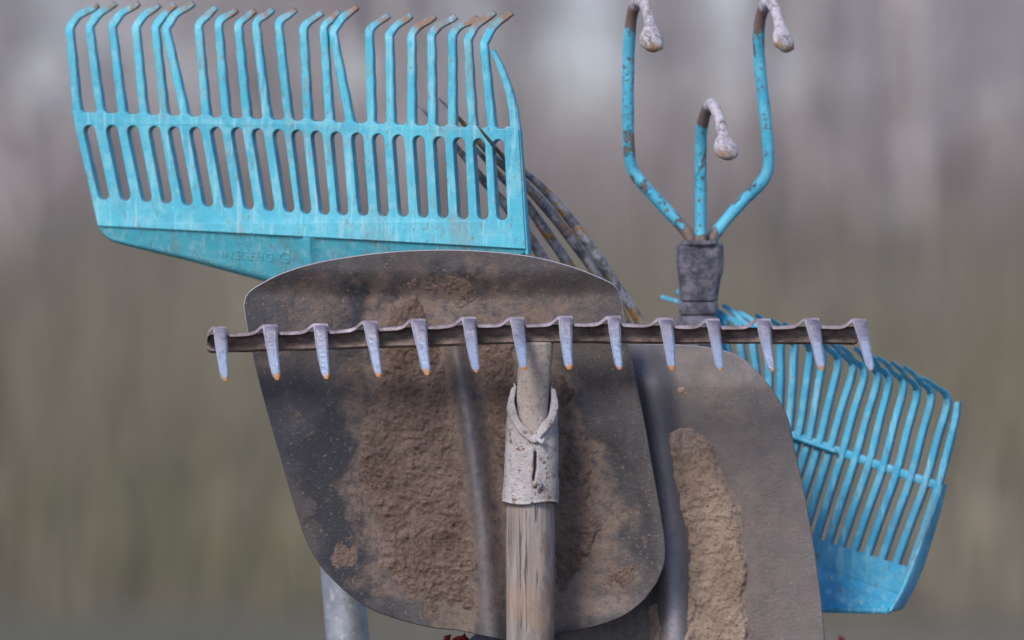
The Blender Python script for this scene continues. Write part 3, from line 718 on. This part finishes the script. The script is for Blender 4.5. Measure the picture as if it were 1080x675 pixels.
m.bar([W(x, y, yb(x)+.001) for x, y in C], SV, Vector((.2, 1, 0)).normalized(), [1.6*S]*20, [(4.5+6*k/19)*S for k in range(20)], .3, front=True)
m.build('side_wall', M['blue'], lr, angle=50)
# embossed lettering
def emboss(txt, px, py, size, rot, parent, dfun):
    cu = bpy.data.curves.new('t', 'FONT'); cu.body = txt; cu.size = 1; cu.extrude = .03; cu.bevel_depth = .02; cu.space_character = 1.05
    ob = bpy.data.objects.new('t', cu); COL.objects.link(ob); bpy.context.view_layer.update()
    me = bpy.data.meshes.new_from_object(ob.evaluated_get(bpy.context.evaluated_depsgraph_get())); c, s_ = math.cos(R(rot)), math.sin(R(rot)); m = MB(); V = []
    for q in me.vertices:
        x, y, z = q.co; x *= size; y *= size; X_ = px+c*x+s_*y; Y_ = py-(-s_*x+c*y)*1
        V.append(W(X_, Y_, dfun(X_, Y_)+.0001-z*.008))
    m.add(V, [tuple(p.vertices) for p in me.polygons]); bpy.data.objects.remove(ob); bpy.data.meshes.remove(me); bpy.data.curves.remove(cu)
    return m.build('embossed_lettering', M['blue'], parent)
wd = lambda x, y: yb(x)+.0007+(y-WNG_T(x))*S*.55
emboss('INEGEHG', 233, 272, 12.5, 4, lr, wd); emboss('G', 293, 277, 17, 4, lr, wd)
# socket and tube handle
m = MB(); m.tube([W(336, 330, .160), W(345, 400, .150), W(349, 440, .150)], [S*16, S*26, S*27], 20); m.build('socket', M['blue'], lr, smooth=True)
a = W(347, 425, .150); b = W(364, 640, .150); dr = (b-a); k = (a.z-0)/(a.z-b.z); end = a+dr*k
lr_off = end
handle(lr, a, end, .0128*1.05, M['galv'], 'tube_handle', wob=0)

# ------------------------------------------------------------------ small turquoise rake at right
sr_base = Vector((W(770, 700, .25).x-.06, .27, 0))
sr = tag(empty('leaf_rake', sr_base), 'smaller turquoise plastic rake leaning right behind the steel shovel at lower right', 'rake')
DV2 = Vector((.42, 1, 0)).normalized(); SV2 = Vector((1, -.42, 0)).normalized()
y2 = lambda x: .145+.42*(990-x)*S*.55
CB = [988, 975, 959.5, 944.5, 930, 915.5, 901, 887, 874, 862, 851, 840, 829, 818, 807, 796, 784, 772]
cby = lambda x: 463+(x-840)*.345
LO = [957, 941, 926, 911, 897, 883, 870, 857, 844, 832, 821, 810, 799, 788, 777, 766, 754, 742]
loy = lambda x: 601+(x-950)*.32
TT = [(1009, 424), (998, 414), (981, 409), (965, 404), (951, 398), (937, 393), (924, 389), (910, 385), (897, 379), (882, 373), (867, 368), (852, 363), (838, 358), (823, 353), (809, 349), (795, 345), (780, 341), (765, 337)]
TI = [None, (966, 397), (953, 387), (940, 382), (925, 377), (913, 371), (901, 367), (884, 364), (868, 357), (853, 351), (838, 346), (826, 341), (813, 337), (797, 332), (778, 329), (762, 322), (713, 307), (697, 313)]
for i in range(18):
    lx, cx = LO[i], CB[i]; tx_, ty_ = TT[i]; jit = random.uniform(-1.5, 1.5) if i > 2 else 0; tx_ += jit
    low = [(lx, loy(lx)+4), ((lx+cx)/2+.5, (loy(lx)+cby(cx))/2), (cx, cby(cx)), (cx+(tx_-cx)*.5+1.5, (cby(cx)+ty_)/2)]
    if i == 0: ctrl = low+[(tx_-1.5, ty_+14), (tx_, ty_)]
    else:
        q = TI[i]; ctrl = low+[(tx_-1, ty_+18), (tx_, ty_+6), (tx_-4, ty_-1), (tx_-10, ty_-4.5), ((tx_+q[0])/2-3, (ty_+q[1])/2-3), q]
    N = 46; C = catmull(ctrl, N); pts = []; sides = []; hws = []; hds = []
    hook0 = next((k for k in range(N) if C[k][1] < ty_+8), N)
    for k, (x, y) in enumerate(C):
        t2 = C[min(k+1, N-1)]-C[max(k-1, 0)]; t2 /= np.linalg.norm(t2)
        hk = max(0, k-hook0)/(N-hook0+1e-6) if i else 0
        base = y2(cx)-(cby(cx)-y)*S*.10
        pts.append(W(x, y, base+(-.030 if i < 14 else .018)*hk+ (.0004*(i % 2)))); sides.append((Vector((-t2[1], -.42*abs(t2[1]), -t2[0]))).normalized())
        u = k/(N-1); hws.append((4.2-.5*u-1.0*min(1, hk*3)-(.6*max(0, u-.9)/.1))*S); hds.append((6.0-1.6*u-2.6*min(1, hk*4))*S)
    m = MB(); m.bar(pts, sides, DV2, hws, hds, .3, front=True, rust=[0.0]*N); m.build('tine', M['blue2'], sr, angle=32)
# cross band in short webs, continuous
m = MB(); X = np.linspace(768, 990, 60)
m.bar([W(x, cby(x)-2, y2(x)+.0012) for x in X], [Vector((-.1, 0, 1)).normalized()]*60, DV2, [5.2*S]*60, [2.3*S]*60, .3, front=True); m.build('cross_band', M['blue2'], sr, angle=50)
m = MB(); X = np.linspace(768, 882, 30)
m.tube([W(x, cby(x)-1, y2(x)-.0025) for x in X], [2.8*S]*30, 8); m.build('stiffening_rod', M['blue2'], sr, smooth=True)
# lower plate, rim and side wall
def patch(quad, N, M_, dfun, th, dv):
    (a, b, c, d) = quad; V = []; F_ = []
    for bk in (0, 1):
        for j in range(M_):
            for i in range(N):
                u, t = i/(N-1), j/(M_-1); x = (a[0]*(1-u)+b[0]*u)*(1-t)+(d[0]*(1-u)+c[0]*u)*t; y = (a[1]*(1-u)+b[1]*u)*(1-t)+(d[1]*(1-u)+c[1]*u)*t
                V.append(W(x, y, dfun(x, y, u, t))+dv*(th if bk else 0))
    for bk in (0, 1):
        o = bk*N*M_
        for j in range(M_-1):
            for i in range(N-1): F_.append((o+j*N+i, o+j*N+i+1, o+(j+1)*N+i+1, o+(j+1)*N+i))
    o = N*M_
    for i in range(N-1):
        for q in (0, (M_-1)*N): F_.append((q+i, q+i+1, o+q+i+1, o+q+i))
    for j in range(M_-1):
        for q in (0, N-1): F_.append((j*N+q, (j+1)*N+q, o+(j+1)*N+q, o+j*N+q))
    return V, F_
m = MB()
V, F_ = patch([(735, loy(735)-3), (960, loy(954)-3), (951, 626), (735, 560)], 30, 8, lambda x, y, u, t: y2(x)+.0006-.000*t, .004, DV2); m.add(V, F_)
m.build('comb_plate', M['blue2'], sr, angle=40)
m = MB()
V, F_ = patch([(735, 560), (950, 626), (938, 643), (735, 642)], 30, 10, lambda x, y, u, t: y2(x)+.0006-.018*t, .0035, DV2); m.add(V, F_)
m.build('shoulder', M['blue2'], sr, angle=40)
m = MB(); X = np.linspace(735, 936, 30)
m.bar([W(x, 643.5+(x-868)*.02, y2(x)-.021) for x in X], Vector((0, -.2, 1)).normalized(), DV2, [3.0*S]*30, [6*S]*30, .3, front=True); m.build('rim', M['blue2'], sr, angle=50)
m = MB(); C = catmull([(990, 512), (983, 535), (973, 562), (962, 590), (955, 608), (946, 628), (936, 645)], 30); pts = []; hd = []
for k, (x, y) in enumerate(C):
    u = k/29; pts.append(W(x+2-4*u*0, y, y2(x)+.000-.022*max(0, (u-.45)/.55))); hd.append((7+10*min(1, u*1.6))*S)
m.bar(pts, Vector((.8, -.1, .3)).normalized(), Vector((.5, 1, 0)).normalized(), [2.6*S]*30, hd, .3, front=True); m.build('side_wall', M['blue2'], sr, angle=50)
m = MB(); m.tube([W(800, 600, .20), W(790, 680, .2), W(785, 760, .205)], [S*30, S*26, S*24], 18, flat=[.4, .8, 1]); m.build('socket', M['blue2'], sr, smooth=True)
handle(sr, W(786, 740, .205), sr_base.copy(), .0125, M['wood'])

# ------------------------------------------------------------------ hand cultivator
cv_base = Vector((W(738, 700, .16).x+.0, .19, 0))
cv = tag(empty('garden_cultivator', cv_base), 'three pronged garden cultivator with chipped blue prongs and pale hooked tips', 'cultivator')
def prong(ctrl, n=70):
    C = catmull(ctrl, n); pts = []; rad = []; fl = []; wh = []; ba = []; ru = []
    L = np.linspace(0, 1, n)
    topi = int(np.argmin(C[:, 1]))
    for k in range(n):
        x, y, d = C[k]; after = (k-topi)/(n-1-topi) if k > topi else 0
        r = 6.6 if k <= topi else 6.6-.5*after
        f_ = 1.0
        if after > 0: r = 6.6-.6*min(1, after*3)
        if after > .48: q = float(ss(.48, .80, after)); r = 6.0+3.9*q; f_ = 1-.52*q
        if after > .9: r *= 1-((after-.9)/.1)**2*.6
        pts.append(W(x, y, d+.075)); rad.append(r*S*(1+.03*math.sin(k*.8))); fl.append(f_)
        wh.append(max(0, min(1, (k-topi+3)/4))); near = max(0, 1-(topi-k)/9) if k < topi else 0
        ba.append(max(near, .35 if k < 4 else 0)); ru.append(max(0, (after-.75)/.25) if k > topi else 0)
    m = MB(); m.tube(pts, rad, 16, flat=fl, white=wh, bare=ba, rust=ru); return m.build('prong', M['paint'], cv, smooth=True)
prong([(731, 256, .085), (722, 242, .085), (700, 218, .085), (678, 194, .084), (668, 180, .083), (663.5, 160, .08), (662.5, 120, .075), (662.5, 75, .07), (664, 38, .062), (667, 14, .054), (673, 1, .044), (680, 6, .032), (685, 24, .02), (687, 40, .012), (687.5, 54, .008)])
prong([(739, 258, .078), (739, 235, .078), (739, 200, .077), (739, 165, .072), (740, 138, .064), (744, 120, .054), (750, 110, .044), (756, 118, .032), (761, 136, .020), (765, 154, .012), (767.5, 168, .008)])
prong([(748, 256, .085), (757, 243, .085), (780, 216, .085), (802, 194, .084), (810, 179, .083), (810.5, 160, .08), (807, 120, .075), (802, 75, .07), (800, 38, .062), (803, 15, .054), (810, 2, .044), (817, 9, .032), (822, 26, .02), (826, 41, .012), (827.5, 54, .008)])
profile_tube('ferrule', dense([(257, 714.5, 762), (259, 713, 763.3), (270, 713, 763.5), (285, 714, 762.5), (298, 715.5, 759.5), (308, 716, 758.2), (315, 716, 758), (317.5, 716.8, 757.4)], 40), M['socket'], cv, .160, .9, noise=2.2)
profile_tube('collar', [(318.5, 717.5, 756.5), (319, 716, 757.8), (331, 716, 757.5), (332, 717, 756.5)], M['socket'], cv, .160, .9, noise=.8)
profile_tube('shank', dense([(309, 720, 753), (331, 719, 754.5), (332.5, 717.5, 756), (333.5, 714.5, 757.5), (345, 712, 758.5), (380, 712, 760), (420, 714, 758)], 20), M['socket'], cv, .160, .9, noise=1.5)
m = MB(); m.tube([W(738, 254, .157), W(738, 258.5, .157)], [S*20, S*22], 20); m.build('weld', M['socket'], cv, smooth=True)
handle(cv, W(736, 400, .165), cv_base.copy(), .0125, M['wood'])
# ------------------------------------------------------------------ manure fork
fk_base = Vector((W(700, 700, .2).x-.05, .24, 0))
fk = tag(empty('manure_fork', fk_base), 'dark rusty fork with long curved tines between the turquoise rake and shovel', 'fork')
FT = [[(504, 133, .054), (516, 148, .066), (526, 160, .080), (534, 168.5, .097), (548, 178, .114), (572, 198, .126), (600, 230, .131), (628, 268, .135), (652, 304, .145), (676, 341, .152), (700, 390, .158), (712, 440, .16), (716, 480, .162)],
      [(463, 104, .09), (487, 128, .098), (509, 154, .10), (530, 174, .10), (549, 190, .11), (578, 221, .122), (606, 257, .135), (632, 293, .145), (655, 330, .153), (680, 390, .16), (700, 440, .162), (708, 480, .164)],
      [(478, 136, .11), (495, 150, .112), (512, 168, .115), (530, 188, .12), (550, 208, .125), (575, 243, .132), (601, 281, .142), (625, 320, .152), (655, 385, .16), (685, 440, .164), (700, 480, .166)],
      [(439, 108, .115), (465, 136, .118), (488, 163, .122), (510, 190, .126), (533, 216, .13), (555, 245, .134), (577, 280, .142), (600, 325, .15), (635, 390, .16), (670, 450, .166), (695, 485, .168)]]
for C in FT:
    C = catmull(C, 60); m = MB(); n = 60
    m.tube([W(*p) for p in C], [S*(1.0+4.7*min(1, (k/n)*3.0)**.8)*(1+.03*math.sin(k)) for k in range(n)], 12); m.build('tine', M['fork'], fk, smooth=True)
m = MB(); m.tube([W(702, 470, .165), W(712, 500, .17), W(715, 600, .17), W(716, 700, .175)], [S*16, S*22, S*22, S*24], 18); m.build('socket', M['fork'], fk, smooth=True)
handle(fk, W(716, 690, .175), fk_base.copy(), .0135, M['wood'])

# ------------------------------------------------------------------ red shoots just entering at the bottom edge
def shoots(px, py, y, n, label, seed, spread):
    r_ = random.Random(seed); top = W(px, py, y); b = Vector((top.x, y, 0)); e = tag(empty('red_leaved_shoot', b), label, 'shoot')
    st = MB(); lf = MB()
    st.tube([b, b.lerp(top, .5)+Vector((.01, 0, 0)), top+Vector((0, 0, -.01))], [.004, .003, .0015], 8)
    for k in range(n):
        c = top+Vector((r_.gauss(0, spread), r_.gauss(0, .008), -abs(r_.gauss(0, .022)))); a = r_.uniform(-1.2, 1.2); L = r_.uniform(.004, .009)
        d = Vector((math.sin(a), r_.uniform(-.5, .5), math.cos(a))).normalized()*L; q = d.cross(Vector((0, 1, .3))).normalized()*L*.3; up = Vector((0, -L*.12, 0))
        lf.add([c-d*.5, c+q+up*0, c+d*.5, c-q, c+up], [(0, 1, 4), (1, 2, 4), (2, 3, 4), (3, 0, 4)])
        st.tube([c-d*.5, Vector((top.x, y, c.z-.012))], .0006, 5)
    st.build('stem', M['redstem'], e, smooth=True); lf.build('foliage', M['red'], e)
shoots(480, 673, .085, 50, 'dark red leafy shoot under the front shovel left of the wooden handle', 1, .010)
shoots(599, 675, .074, 40, 'dark red leafy shoot in the gap right of the wooden handle', 2, .008)
shoots(447, 669, .16, 10, 'small orange red shoot tip poking up beside the galvanised tube', 3, .004)
shoots(884, 674, .34, 16, 'faint red shoot below the small turquoise rake at lower right', 4, .006)
